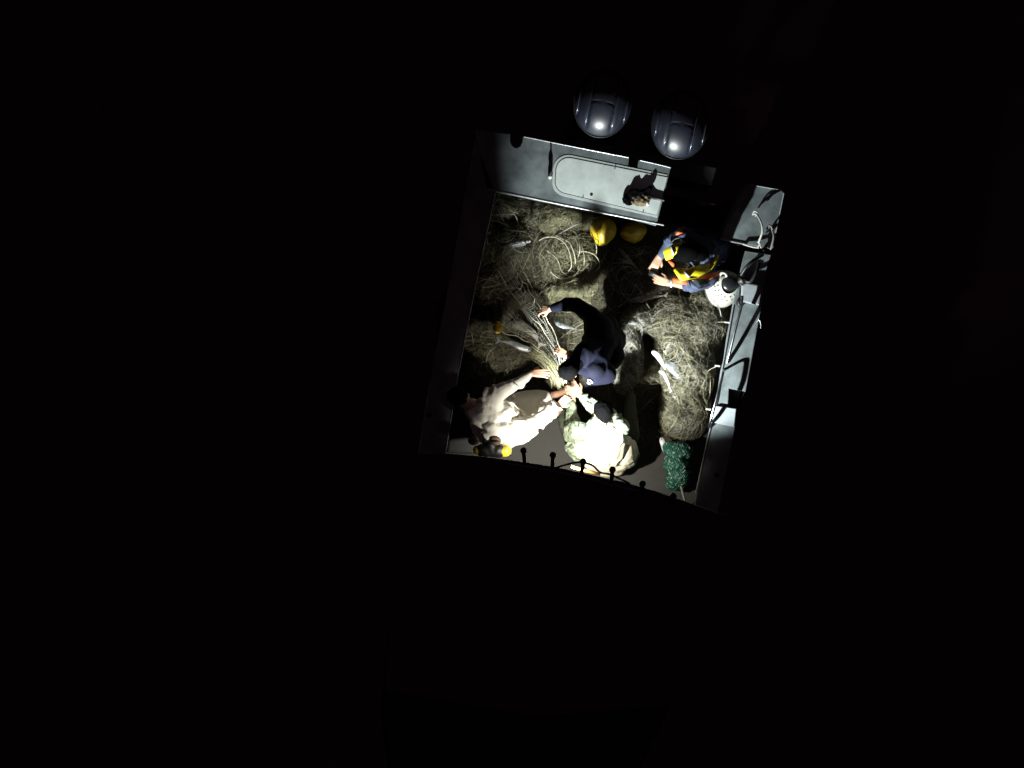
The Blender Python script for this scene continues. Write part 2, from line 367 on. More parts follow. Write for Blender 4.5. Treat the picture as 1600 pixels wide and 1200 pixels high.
# ------------------------------------------------------------------ floodlights under the hardtop
def flood(px, py, z, tx, ty, tz, power, size, blend, col, rad):
    p = P(px, py, z); tgt = P(tx, ty, tz); d = (tgt-p).normalized()
    q = d.to_track_quat('-Z', 'Y')
    bm = bmesh.new(); bmesh.ops.create_cube(bm, size=1, matrix=Matrix.Translation(p-d*.045) @ q.to_matrix().to_4x4() @ Matrix.Diagonal((.12,.09,.05,1)))
    bmesh.ops.bevel(bm, geom=bm.edges[:], offset=.008, segments=2, affect='EDGES')
    f = put('flood_lamp', from_bm(bm), blackm, boat, False)
    bm = bmesh.new(); bmesh.ops.create_grid(bm, x_segments=1, y_segments=1, size=.5, matrix=Matrix.Translation(p-d*.018) @ q.to_matrix().to_4x4() @ Matrix.Diagonal((.1,.07,1,1)))
    em = bpy.data.materials.new('lit lens'); em.use_nodes = True; b = em.node_tree.nodes['Principled BSDF']
    b.inputs['Emission Color'].default_value = (*col, 1); b.inputs['Emission Strength'].default_value = 8
    put('lens', from_bm(bm), em, f, False)
    ld = bpy.data.lights.new('flood_beam', 'SPOT'); ld.energy = power; ld.spot_size = math.radians(size); ld.spot_blend = blend
    ld.color = col; ld.shadow_soft_size = rad
    lo = bpy.data.objects.new('flood_beam', ld); link(lo); lo.location = p; lo.rotation_euler = q.to_euler()
KEY, FILL, LZ = 1000, 280, 1.72
flood(862, 748, LZ, 1114, 352, .45, KEY, 82, .35, (.93, 1., .98), .025)
flood(878, 749, LZ, 897, 672, .0, FILL, 106, 1., (1., .955, .83), .025)
put('lamp_bracket', tubes([[P(870,756,LZ+.03), P(870,756,1.85), P(870,756,2.06)]], .014, 8), blackm, boat)

# ------------------------------------------------------------------ nets
def hgt(bumps, x, y):
    z = np.zeros_like(x)
    for cx, cy, rx, ry, a, h in bumps:
        c = P(cx, cy, .1); u = (x-c.x)*math.cos(a)+(y-c.y)*math.sin(a); v = -(x-c.x)*math.sin(a)+(y-c.y)*math.cos(a)
        z = np.maximum(z, h*np.clip(1-(u/(rx/160))**2-(v/(ry/160))**2, 0, 1)**.95)
    return z
def lump(x, y):
    v = Vector((x, y, 0)); return 1 + .26*noise.noise(v*6) + .13*noise.noise(v*21+Vector((3,1,7))) + .06*noise.noise(v*47)
def mound(bumps, res=.012):
    xs = []; ys = []
    for cx, cy, rx, ry, a, h in bumps:
        c = P(cx, cy, .1); R = max(rx, ry)/160; xs += [c.x-R, c.x+R]; ys += [c.y-R, c.y+R]
    nx = int((max(xs)-min(xs))/res); ny = int((max(ys)-min(ys))/res)
    X, Y = np.meshgrid(np.linspace(min(xs), max(xs), nx), np.linspace(min(ys), max(ys), ny))
    Z = hgt(bumps, X, Y)
    V = []; idx = -np.ones(X.shape, int)
    for j in range(ny):
        for i in range(nx):
            if Z[j, i] > .004:
                idx[j, i] = len(V); V.append((X[j, i], Y[j, i], max(.006, Z[j, i]*lump(X[j, i], Y[j, i]))))
    F = [(idx[j,i], idx[j,i+1], idx[j+1,i+1], idx[j+1,i]) for j in range(ny-1) for i in range(nx-1) if min(idx[j,i], idx[j,i+1], idx[j+1,i+1], idx[j+1,i]) >= 0]
    me = bpy.data.meshes.new('mound'); me.from_pydata(V, [], F); return me
def strands(bumps, n, length, curv, rad, lift=.02, seed=1, npt=36, drift=.6):
    g = np.random.default_rng(seed); L = []; R = []
    wts = np.array([b[2]*b[3] for b in bumps], float); wts /= wts.sum()
    for _ in range(int(n*2.0)):
        b = bumps[g.choice(len(bumps), p=wts)]
        r = math.sqrt(g.random())*.98; t = g.random()*2*math.pi; u = r*math.cos(t)*b[2]/160; v = r*math.sin(t)*b[3]/160
        c = P(b[0], b[1], .1); x = c.x+u*math.cos(b[4])-v*math.sin(b[4]); y = c.y+u*math.sin(b[4])+v*math.cos(b[4])
        ln = length*(.4+g.random()*1.2); k = g.normal()*curv; th = g.random()*2*math.pi; st = ln/npt; pts = []
        dk = g.normal()*curv*drift; wob = g.random()*6; zo = abs(g.normal())*lift*1.5
        for s in range(npt):
            th += (k + dk*math.sin(wob+s*.25))*st; x += math.cos(th)*st; y += math.sin(th)*st
            pts.append((x, y, zo + .006*math.sin(wob*3+s*.6)))
        p = np.array(pts); z = hgt(bumps, p[:, 0], p[:, 1]); nn = np.interp(np.arange(len(p)), np.arange(0, len(p), 2), [lump(a[0], a[1]) for a in p[::2]])
        keep = z > .01
        if keep.sum() < 8: continue
        p[:, 2] += np.maximum(z*nn, .01)+.005
        # cut to the first contiguous run on the heap
        i0 = int(np.argmax(keep)); i1 = i0
        while i1 < len(p) and keep[i1]: i1 += 1
        if i1-i0 > 6: L.append(p[i0:i1]); R.append(rad*.95*(.4+g.random()**2*1.5))
    return tubes(L, np.array(R), 3)
accm = mat('heavy pale net twine', (.36,.345,.24), .5, var=.35, scale=20)
def heap(label, bumps, sets, basem=netb, group=None):
    b = bumps[0]; t = thing('net_heap', label, 'fishing net', P(b[0], b[1], 0))
    if group: t['group'] = group
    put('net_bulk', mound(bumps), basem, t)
    sets = sets + [(min(110, max(30, int(sum(q[2]*q[3] for q in bumps)/260))), .45, 6, .0014, .05, accm)]
    for i, (n, ln, cv, rd, lf, m) in enumerate(sets):
        setp(put('net_strands', strands(bumps, n, ln, cv, rd, lf, seed=int(b[0]*7+b[1]+i*31)), m, t), kind='stuff')
    return t
G = 'heaps of net lying in the cockpit'
heap('thin brown gill net spread flat over the dark middle of the cockpit floor', [(900,450,150,130,0,.05),(960,400,110,70,.2,.06),(790,420,70,150,.15,.06),(750,600,60,90,.2,.05),(722,520,40,80,.2,.06),(835,325,60,30,.2,.08),(770,330,50,50,.2,.06),(1090,470,60,90,.2,.06),(800,590,80,70,.2,.06),(1000,660,60,60,.2,.04),(850,560,120,60,.3,.05),(990,620,60,90,.2,.05)],
     [(2200,.5,5,.0015,.01,netd),(350,.5,7,.0014,.02,netm)], group=G)
heap('pale yellow tangled net heap against the transom, left of the bright yellow float', [(880,340,40,24,-.2,.15),(912,345,30,17,-.2,.11),(862,350,22,18,0,.12),(895,330,24,14,-.2,.17)],
     [(900,.35,12,.0013,.03,netm),(420,.4,12,.0015,.05,netp)], group=G)
heap('olive net heap with coils of buff rope in front of the bright yellow float', [(890,385,42,34,0,.14),(915,412,30,36,0,.15),(880,420,34,30,.4,.12),(865,395,26,40,0,.10)],
     [(900,.3,14,.0012,.02,netd),(520,.35,16,.0013,.04,netm),(110,.35,14,.0017,.05,netp)], group=G)
heap('pale olive net clump beside the sleeve of the navy jacket man', [(874,456,28,16,.1,.13),(896,448,26,26,.5,.16),(917,436,20,32,0,.13),(890,470,36,20,0,.08)],
     [(1000,.25,13,.0012,.02,netm),(420,.3,14,.0013,.04,netp)], group=G)
heap('largest olive net heap along the starboard side deck', [(1075,580,44,70,-.1,.30),(1085,510,52,44,.2,.30),(1070,640,44,52,0,.26),(1105,480,34,36,0,.22),(1050,500,44,40,.3,.18),(1060,540,40,36,.3,.26)],
     [(3600,.3,12,.0012,.02,netm),(1400,.35,14,.0013,.04,netd),(650,.4,9,.0014,.05,netp),(90,.7,6,.002,.06,netp),(700,.35,9,.0013,.05,netw)], group=G)
heap('dim grey net heap along the port side in the shadow', [(800,385,38,46,.2,.20),(775,470,40,60,.2,.16),(745,560,36,40,.2,.14),(790,330,40,24,-.2,.12)],
     [(900,.3,9,.0012,.02,netd),(130,.35,9,.0012,.03,netm)], group=G)
heap('grey brown net bunch between the navy jacket man and the largest heap', [(985,545,22,58,.1,.22),(1000,500,34,26,.2,.2),(975,590,20,30,0,.18)],
     [(1000,.3,9,.0012,.02,netd),(450,.35,7,.0013,.03,netw)], group=G)
heap('net patch tinted reddish brown as the shadow behind the navy jacket man', [(985,450,50,34,.1,.12),(960,410,40,34,0,.1),(1010,400,40,30,0,.1)],
     [(600,.3,8,.0012,.02,netd)], basem=mat('shadow red net bulk', (.09,.045,.03), .8, col2=(.03,.015,.01), scale=16, bump=.8, bscale=60), group=G)  # reddish brown of the shadow is put into the net colour

# coils of rope standing on the net
def coil(label, arcs, r, m, name='rope_coil'):
    L = []
    for pts in arcs: L.append(spline(PP(pts), 50))
    t = put(name, tubes(L, r, 6), m); t.location = (0,0,0); return setp(t, label, 'rope')
def reorigin(o, p):
    o.data.transform(Matrix.Translation(-Vector(p))); o.location = p
arcs = [[(842,376,.22),(852,371,.26),(868,371,.29),(882,380,.31),(890,395,.31),(893,415,.28),(888,424,.22)],
        [(870,369,.24),(880,374,.28),(888,378,.3),(893,385,.32),(898,400,.3),(899,412,.22)],
        [(893,360,.2),(900,365,.26),(905,378,.30),(906,392,.28),(903,402,.22)],
        [(905,367,.24),(913,364,.28),(924,369,.30),(931,381,.30),(932,394,.24),(930,400,.18)],
        [(904,394,.26),(914,393,.30),(927,397,.31),(935,406,.3),(937,416,.26),(930,424,.2)],
        [(907,376,.24),(911,390,.30),(913,404,.3),(912,418,.22)],
        [(855,392,.22),(866,400,.24),(872,408,.25),(878,424,.24),(892,432,.22),(908,424,.24),(920,412,.25)],
        [(860,425,.22),(872,434,.22),(888,436,.24),(900,428,.24),(908,416,.22)]]
o = coil('buff rope in loose upright loops on the net heap in front of the yellow float', arcs, .0042, ropem); reorigin(o, P(890,400,.2))
o = coil('thin grey line running from the yellow float down over the pale net heap', [[(942,338,.24),(930,340,.26),(915,346,.27),(898,352,.27),(880,362,.25),(868,369,.22)]], .004, whiterope, 'float_line'); reorigin(o, P(900,350,.2))
for lb, pts in [('thin pale line curling down the starboard edge of the largest net heap', [(1104,560,.28),(1109,580,.28),(1110,600,.27),(1108,620,.25),(1100,635,.22),(1085,655,.2)]),
               ('thin pale line from the net heap to the aftmost lanyard hook of the side deck', [(1085,495,.32),(1103,500,.3),(1118,503,.3),(1134,503,.6)]),
               ('short pale line from the net heap up to the middle lanyard hook', [(1102,585,.3),(1110,577,.4),(1119,573,.66)])]:
    o = coil(lb, [pts], .003, ropem, 'net_line'); reorigin(o, P(*pts[1]))

# the pulled net: a drawn-out sheet of meshes gathered at the two hands
def sheet(label):
    t = thing('pulled_net', label, 'fishing net', P(830,520,.0))
    A = spline(PP([(795,400,.16),(808,425,.25),(826,452,.5),(845,481,.80),(862,515,.74),(877,547,.80),(884,575,.62),(884,600,.55)]), 70)
    B = spline(PP([(745,470,.12),(765,500,.14),(790,520,.20),(812,528,.26),(838,540,.35),(858,563,.45),(868,585,.5),(874,604,.52)]), 70)
    n = min(len(A), len(B)); A = A[:n]; B = B[:n]; warp = []; weft = []
    K = 13
    for k in range(K):
        f = k/(K-1); l = []
        for i in range(n):
            sag = -.10*math.sin(math.pi*f)*math.sin(math.pi*i/n)
            p = A[i]*(1-f)+B[i]*f; jit = noise.noise(Vector(p)*9+Vector((k,0,0)))*.014
            l.append(p+np.array([jit, jit, sag+jit]))
        warp.append(np.array(l))
    for i in range(1, n-1):
        if random.random() < .15: continue
        k0 = random.randint(0, 3); k1 = random.randint(K-4, K-1)
        weft.append(np.array([warp[k][max(0, min(n-1, i+int(2*math.sin(k*1.1))))] for k in range(k0, k1+1)]))
    put('net_mesh', tubes(warp[1:-1], .0017, 3), netw, t); put('net_mesh', tubes(weft, .0014, 3), netw, t)
    ml = [warp[0], warp[4], warp[8], warp[-1]]
    put('head_rope', tubes(ml, [.0036,.0035,.002,.0036], 5), ropem, t)
    tow = spline(PP([(835,552,.5),(850,562,.55),(862,575,.6),(870,590,.58),(872,602,.55)]), 30)
    put('gathered_mesh', tubes([tow + rng.normal(size=3)*.03 + rng.normal(size=tow.shape)*.002 for _ in range(60)], .0012, 3), netp, t)
sheet('grey net drawn taut from the port side into the hands of the navy jacket man')

# ------------------------------------------------------------------ floats
def floatball(label, px, py, z, rx, ry, rz, rot, group='yellow net floats'):
    c = P(px, py, z); t = thing('net_float', label, 'float', c, group)
    bm = bmesh.new(); bmesh.ops.create_uvsphere(bm, u_segments=40, v_segments=28, radius=1)
    M = Matrix.Rotation(rot, 3, 'Z')
    for v in bm.verts:
        x, y, zz = v.co; k = 1-.32*max(0, -y)**1.4; d = noise.noise(Vector(v.co)*2.2)*.06
        v.co = c+M@Vector((x*rx*k*(1+d), y*ry*(1+d), zz*rz*k*(1+d)))
    put('float_body', from_bm(bm), yel, t)
    e = c+M@Vector((0, ry*1.0, 0)); put('eyelet', tubes([np.array([e+Vector((.022*math.cos(a), .01, .022*math.sin(a))) for a in np.linspace(0, 6.28, 16)])], .007, 6), yel, t)
floatball('bright yellow egg shaped net float lit beside the transom', 942, 361, .15, .128, .145, .12, -.15)
floatball('dim yellow net float in shadow right of the bright one', 990, 363, .10, .13, .105, .11, .2)
floatball('small yellow net float in the dark port side net', 778, 513, .22, .05, .05, .05, 0)
t = thing('yellow_buoy', 'yellow banded buoy with a black middle beside the hardtop edge', 'buoy', P(768,702,.9))
a = P(746,703,.95); b = P(792,704,.95); d = b-a
bm = bmesh.new(); chain(bm, [(a, .045), (a+d*.25, .055), (a+d*.75, .06), (b-d*.06, .06)]); put('buoy_body', fuse(bm, .01, 2), yel, t)
bm = bmesh.new(); chain(bm, [(a+d*.16, .062), (a+d*.74, .068)]); sph(bm, a+d*.45+Vector((0,.06,.03)), .05); sph(bm, a+d*.3+Vector((0,.09,.02)), .035); put('black_cover', fuse(bm, .01, 2, (.01, 12, None)), blackm, t)

# ------------------------------------------------------------------ fish
def fish(label, pts, wd, m=fishm, group='dead fish in the nets'):
    """pts: head .. tail in plan"""
    pts = [(a, b, c-.055) for a, b, c in pts]; L = spline(PP(pts), 26); n = len(L); t = thing('fish', label, 'fish', tuple(L[n//2]), group)
    bm = bmesh.new(); rings = []
    for i in range(n):
        f = i/(n-1); r = wd*(math.sin(math.pi*min(1, (f+.02))**.62)**.75*.95+.10) if f < .97 else wd*.14
        tg = Vector(L[min(n-1, i+1)]-L[max(0, i-1)]).normalized(); s = tg.cross(Vector((0,0,1))).normalized(); u = s.cross(tg)
        rings.append([bm.verts.new(Vector(L[i])+s*math.cos(a)*r+u*math.sin(a)*r*.55) for a in np.linspace(0, 2*math.pi, 14, endpoint=False)])
    for a, b in zip(rings, rings[1:]):
        for j in range(14): bm.faces.new((a[j], a[(j+1)%14], b[(j+1)%14], b[j]))
    bm.faces.new(rings[0][::-1]); bm.faces.new(rings[-1]); put('fish_body', from_bm(bm), m, t)
    e = Vector(L[-1]); tg = Vector(L[-1]-L[-3]).normalized(); s = tg.cross(Vector((0,0,1))).normalized()
    bm = bmesh.new(); q = [e-tg*.01, e+tg*wd*1.6+s*wd*1.25, e+tg*wd*.9, e+tg*wd*1.6-s*wd*1.25]
    lo = [bm.verts.new(v+Vector((0,0,-.003))) for v in q]; hi = [bm.verts.new(v+Vector((0,0,.003))) for v in q]
    bm.faces.new(lo[::-1]); bm.faces.new(hi)
    for j in range(4): bm.faces.new((lo[j], lo[(j+1)%4], hi[(j+1)%4], hi[j]))
    put('tail_fin', from_bm(bm), m, t, False)
    ee = Vector(L[2])+Vector((0,0,wd*.42)); bm = bmesh.new(); sph(bm, ee, .007); put('eye', from_bm(bm), blackm, t)
fish('silver fish lying lengthwise in the dark port net near the small yellow float', [(830,547,.2),(815,543,.22),(800,536,.22),(782,533,.2)], .032)
fish('broad grey fish in the port net above the silver one', [(800,505,.22),(815,509,.24),(832,520,.24),(842,535,.2)], .045, fishp)
fish('pale belly-up fish near the phone of the vest man', [(964,407,.16),(974,408,.18),(984,410,.17),(990,412,.15)], .026, fishp)
fish('long thin grey fish below the vest man, its head towards the navy jacket man', [(985,470,.24),(1003,467,.25),(1020,463,.25),(1038,462,.22)], .028, fishp)
fish('slim grey fish pointing at the vest man from the shadow', [(967,388,.15),(978,400,.17),(988,412,.16),(1000,425,.14)], .018, fishp)
fish('bright white fish at the inner edge of the largest net heap, head up', [(1019,549,.34),(1027,555,.36),(1034,566,.36),(1040,578,.34)], .026, mat('white fish skin', (.8,.8,.78), .35, var=.12, scale=20))
fish('white fish right below the head-up one on the net heap', [(1030,580,.34),(1037,584,.37),(1043,596,.37),(1048,610,.34)], .016, MATS['white fish skin'])
fish('wide silver fish half sunk in the middle of the largest net heap', [(1040,565,.34),(1052,575,.36),(1064,590,.36),(1072,605,.33)], .05)
fish('small silver fish at the lower middle of the largest net heap', [(1075,592,.35),(1070,602,.36),(1064,612,.35)], .018)
fish('narrow silver fish lying below the wide one', [(1050,612,.34),(1056,622,.36),(1062,634,.34)], .016)
fish('pale cream fish at the top of the largest net heap', [(1062,525,.33),(1052,530,.35),(1045,540,.35),(1040,548,.33)], .03, fishp)
fish('shiny silver fish with its head sticking up beside the green net sack', [(1033,684,.24),(1036,693,.25),(1039,705,.22),(1041,712,.18)], .026, mat('wet silver skin', (.8,.82,.85), .15, metal=.3, var=.15, scale=20))
fish('dark fish with a pale glint half hidden under the chest of the navy jacket man', [(868,502,.35),(876,508,.38),(888,511,.36),(898,513,.3)], .026)
fish('curved silver fish at the right hip of the navy jacket man', [(972,503,.30),(983,503,.33),(994,506,.32),(1002,514,.28)], .020)
t = thing('plastic_bottle', 'crushed clear plastic bottle lying in the dark port side net', 'bottle', P(812,382,.3))
bm = bmesh.new(); chain(bm, [(P(800,382,.27), .03), (P(815,379,.27), .034), (P(822,378,.27), .02)]); put('bottle_body', fuse(bm, .007, 2, (.012, 16, None)), mat('cloudy plastic', (.12,.12,.12), .3, var=.3, scale=30), t)
bm = bmesh.new(); chain(bm, [(P(823,378,.27), .014), (P(827,377,.27), .014)]); put('cap', from_bm(bm), whiterope, t)

# ------------------------------------------------------------------ things on deck and on the transom
t = thing('bundle_bag', 'crumpled brown patterned bag with black flap and strap on the pale hatch', 'bag', P(998,312,0.767))
bm = bmesh.new(); sph(bm, P(1003,312,0.784), (.085,.062,.028)); sph(bm, P(994,313,0.779), (.05,.05,.022)); put('bag_body', fuse(bm, .006, 2, (.012, 22, None)), brownbag, t)
bm = bmesh.new(); sph(bm, P(982,312,0.779), (.055,.055,.022)); sph(bm, P(992,302,0.784), (.06,.045,.024)); chain(bm, [(P(1000,300,0.790), .024), (P(1012,297,0.793), .02), (P(1016,293,0.787), .018)]); put('black_flap', fuse(bm, .006, 2, (.014, 14, None)), capm, t)
put('strap', tubes([spline(PP([(1012,306,0.787),(1020,309,0.775),(1028,310,0.771),(1038,313,0.771)]), 20)]*1, .016, 6), blackm, t)
bm = bmesh.new(); bmesh.ops.create_cube(bm, size=1, matrix=Matrix.Translation(P(1011.5,318,0.790)) @ Matrix.Rotation(.3,4,'Z') @ Matrix.Diagonal((.026,.045,.02,1))); bmesh.ops.bevel(bm, geom=bm.edges[:], offset=.005, segments=2, affect='EDGES'); put('buckle', from_bm(bm), watchm, t)

t = thing('mooring_rope', 'pale bent mooring rope standing off the corner box in a curve', 'rope', P(1188,360,.77))
put('rope_strand', tubes([spline(PP([(1177,334,.80),(1183,336,.84),(1190,350,.90),(1191,362,.90),(1188,372,.86),(1186,379,.82),(1190,387,.80),(1195,393,.79)]), 50),
   spline(PP([(1161,381,.78),(1170,384,.79),(1178,386,.80),(1186,387,.81)]), 24)], .0095, 8), whiterope, t)
put('rope_knot', tubes([spline(PP([(1176,336,.79),(1179,330,.82),(1184,333,.84),(1180,338,.82)]), 24)], .008, 6), whiterope, t)
put('rope_knot', tubes([spline(PP([(1184,378,.8),(1188,381,.84),(1184,386,.82)]), 12)], .008, 6), whiterope, t)
t = thing('grey_rope', 'dim grey rope end hanging over the outer edge of the corner box', 'rope', P(1206,365,.77))
put('rope_strand', tubes([spline(PP([(1206,358,.80),(1209,368,.84),(1207,380,.83),(1204,390,.80)]), 24), spline(PP([(1198,358,.85),(1203,352,.88),(1207,358,.84)]), 12)], .010, 6), mat('dull rope', (.2,.18,.18), .8, var=.3, scale=60), t)
t = thing('shadow_shapes', 'black bands for the shadow shapes on the side deck beside the white woven bag', 'strap', P(1170,420,.76))  # black shapes added where shadows fall on the side deck
put('shadow_band', tubes([spline(PP([(1158,430,.82),(1168,415,.88),(1180,405,.86),(1192,398,.8)]), 20), spline(PP([(1160,436,.8),(1172,440,.84),(1182,425,.86),(1186,410,.8)]), 20)], .016, 6), blackm, t)
bm = bmesh.new(); sph(bm, P(1160,438,.8), (.05,.04,.04)); sph(bm, P(1157,473,.78), (.045,.045,.04)); cap(bm, P(1160,438,.78), .02, P(1157,473,.78), .02); put('shadow_lump', fuse(bm, .008, 2, (.01, 14, None)), blackm, t)

# white woven bag
t = thing('woven_bag', 'white woven bag with a round black mouth at the elbow of the vest man', 'bag', P(1130,450,.0))
c0 = P(1124,456,.1); c1 = P(1138,446,.66)
bm = bmesh.new(); nr = 40
rings = []
prof = [(.0,.13),(.06,.165),(.3,.172),(.5,.168),(.62,.150),(.70,.125),(.745,.098),(.765,.080)]
for z, r in prof:
    f = z/.765; c = c0.lerp(c1, f); ring = []
    for k in range(nr):
        a = 2*math.pi*k/nr; rr = r*(1+.05*math.sin(3*a+1)+.012*math.sin(20*a)); 
        ring.append(bm.verts.new((c.x+math.cos(a)*rr, c.y+math.sin(a)*rr, z)))
    rings.append(ring)
for a, b in zip(rings, rings[1:]):
    for k in range(nr): bm.faces.new((a[k], a[(k+1)%nr], b[(k+1)%nr], b[k]))
bm.faces.new(rings[0][::-1]); bb = put('bag_body', from_bm(bm), whitecl, t)
bm = bmesh.new(); sph(bm, P(1141,443,.755), (.082,.078,.035)); put('mouth_cover', from_bm(bm), mat('black shiny cover', (.015,.016,.018), .3, var=.3, scale=10), t)
tc_ = Vector((c0.lerp(c1, .9))); tc_.z = .70
for ring_r, zz, nn, ln in [(.112,.733,16,.013),(.137,.685,18,.010)]:
    for k in range(nn):
        a = 2*math.pi*k/nn+.1*random.random(); q = Vector((c0.lerp(c1, zz/.765))); q.z = zz
        q += Vector((math.cos(a)*ring_r*(1+.05*math.sin(3*a+1)), math.sin(a)*ring_r*(1+.05*math.sin(3*a+1)), 0)); dd = Vector((math.cos(a), math.sin(a), -.6)).normalized()
        bm = bmesh.new(); chain(bm, [(q-dd*ln*.6, .0048), (q+dd*ln*.6, .0036)]); put('eyelet', from_bm(bm), blackm, t)
put('knot', tubes([spline(PP([(1124,433,.72),(1127,427,.78),(1133,427,.79),(1135,432,.76),(1128,436,.74)]), 24)], .013, 7), whitecl, t)
put('drawstring', tubes([spline(PP([(1106,462,.5),(1112,468,.52),(1118,474,.5),(1124,482,.4),(1127,495,.32)]), 24)], .005, 6), whiterope, t)

# green net sack
t = thing('green_net_sack', 'stuffed green mesh sack standing on deck beside the starboard side', 'sack', P(1058,728,.0))
bm = bmesh.new()
blobs = [((1060,706,.20), (.135,.10,.16)), ((1056,725,.22), (.125,.10,.17)), ((1060,744,.2), (.12,.11,.16)), ((1054,757,.14), (.09,.06,.12)), ((1044,700,.2), (.05,.06,.12))]
for c, r in blobs: sph(bm, P(*c), r)
me = fuse(bm, .014, 6, (.02, 9, None)); sk = put('sack_body', me, gsack, t)
# the cords of the mesh, laid diamond-wise over the bag
from mathutils.bvhtree import BVHTree
bvh = BVHTree.FromPolygons([v.co+P(1058,728,0) for v in me.vertices], [tuple(p.vertices) for p in me.polygons])
lines = []
for sgn in (-1, 1):
    for k in range(-26, 27):
        l = []
        for s in np.linspace(-.42, .42, 110):
            x = s*.62+k*.027+.012*noise.noise(Vector((s*9, k*.7, sgn)))*2; y = sgn*s+.03*noise.noise(Vector((s*7, k*1.3, sgn+5))); c = P(1058,730,0)
            wob = .006*math.sin(s*40+k)
            h = bvh.ray_cast(Vector((c.x+x+wob, c.y+y, 2)), Vector((0,0,-1)))
            if h[0] is not None: l.append(h[0]+h[1]*.002)
            else:
                if len(l) > 4: lines.append(np.array(l))
                l = []
        if len(l) > 4: lines.append(np.array(l))
put('mesh_cord', tubes(lines, .0042, 5), gnet, t)
o = setp(put('pale_stick', tubes([[P(1064,758,.36), P(1067,770,.25), P(1071,786,.12)]], .013, 8), whiterope), 'short pale stick poking out below the green mesh sack', 'stick'); reorigin(o, P(1067,770,.2))

o = setp(put('orange_bar', tubes([spline(PP([(893,729,1.5),(915,735,1.5),(938,741,1.5)]), 16)], .014, 8), orangem), 'thin orange brown strip just beyond the hardtop edge', 'strap'); reorigin(o, P(915,735,1.5))  # orange brown tube for an unidentified strip at the hardtop edge
# ------------------------------------------------------------------ people
GP = 'fishermen working in the cockpit'
UP = Vector((0,0,1))
# ---- man in the navy jacket
t = thing('person', 'person in a dark navy jacket with a round shoulder badge, bending over the net', 'person', P(945,540,0))
sR = P(924,493,.94); sL = P(930,577,1.10); nk = P(914,551,1.12); hd = P(889,578,1.215)
pel = P(954,532,.72); che = P(936,535,.92)
eR = P(886,476,.88); wR = P(860,482,.86); eL = P(903,571,.92); wL = P(887,556,.82)
kR = P(938,515,.48); kL = P(936,560,.48); fR = P(955,505,.14); fL = P(952,572,.14)
bm = bmesh.new()
chain(bm, [(pel, .12), (che, .11), (nk, .07), (hd, .055)]); chain(bm, [(sR, .06), (che, .09), (sL, .06)])
chain(bm, [(sR, .052), (eR, .042), (wR, .028)]); chain(bm, [(sL, .052), (eL, .042), (wL, .028)])
for k_, f_ in ((kR, fR), (kL, fL)): chain(bm, [(pel, .09), (k_, .06), (f_, .042)]); chain(bm, [(f_, .04), (f_+Vector((-.16,0,-.04)), .03)])
head(bm, hd, (-.5,-.35,-.8), (-.6,-.4,.6)); hand(bm, wR, P(845,484,.80)-wR, (-.1,.3,1), .6, 1); hand(bm, wL, P(876,549,.80)-wL, (0,.2,1), .7, -1)
put('body', fuse(bm, .0065, 2), skin, t)
bm = bmesh.new()
chain(bm, [(pel, .15), (che, .165), (P(926,545,1.02), .12)]); chain(bm, [(sR, .085), (P(936,514,.90), .14), (che, .16), (P(933,562,1.05), .115), (sL, .092)]); chain(bm, [(P(930,545,1.0), .13), (nk, .105), (hd.lerp(nk, .45), .08)])
chain(bm, [(P(948,508,.77), .11), (P(954,556,.84), .13)]); chain(bm, [(P(946,583,.99), .105), (P(930,585,1.02), .10)])
chain(bm, [(sR, .085), (P(902,477,.92), .07), (eR, .062), (P(866,481,.88), .045)]); chain(bm, [(sL, .095), (eL, .065), (P(892,560,.85), .045)])
jk = put('jacket', fuse(bm, .009, 5, (.009, 13, (.5,1,.5), 3.)), navy, t)
bm = bmesh.new()
for k_, f_ in ((kR, fR), (kL, fL)): chain(bm, [(pel, .13), (k_, .085), (f_+Vector((0,0,.05)), .065), (f_+Vector((-.16,0,-.03)), .048)])
put('trousers', fuse(bm, .012, 4, (.01, 9, None)), capm, t)
M = frame((-.5,-.35,-.8), (-.6,-.4,.6)); bm = bmesh.new(); sph(bm, hd+M@Vector((0,-.018,.025)), (.090,.106,.092), M, 24, 16)
cap(bm, hd, .08, nk, .08); put('black_hood', fuse(bm, .008, 3, (.006, 14, None)), blackhair, t)
# round badge on the left shoulder
bv = BVHTree.FromPolygons([v.co+wloc(t) for v in jk.data.vertices], [tuple(p.vertices) for p in jk.data.polygons])
h = bv.ray_cast(P(928,600,2), Vector((0,0,-1)))
if h[0] is None: h = bv.ray_cast(P(928,596,2), Vector((0,0,-1)))
if h[0] is None: h = (P(930,596,1.1), Vector((0,-.5,.9)), 0, 0)
q = h[1].to_track_quat('Z', 'Y').to_matrix(); e = h[0]
put('shoulder_badge', tubes([np.array([e+q@Vector((.026*math.cos(a), .026*math.sin(a)+.015, .008)) for a in np.linspace(.1, math.pi-.1, 16)])], .006, 6), refl, t)
bm = bmesh.new(); sph(bm, e+q@Vector((0,-.022,.006)), (.017,.017,.010), q); put('badge_stud', from_bm(bm), watchm, t)

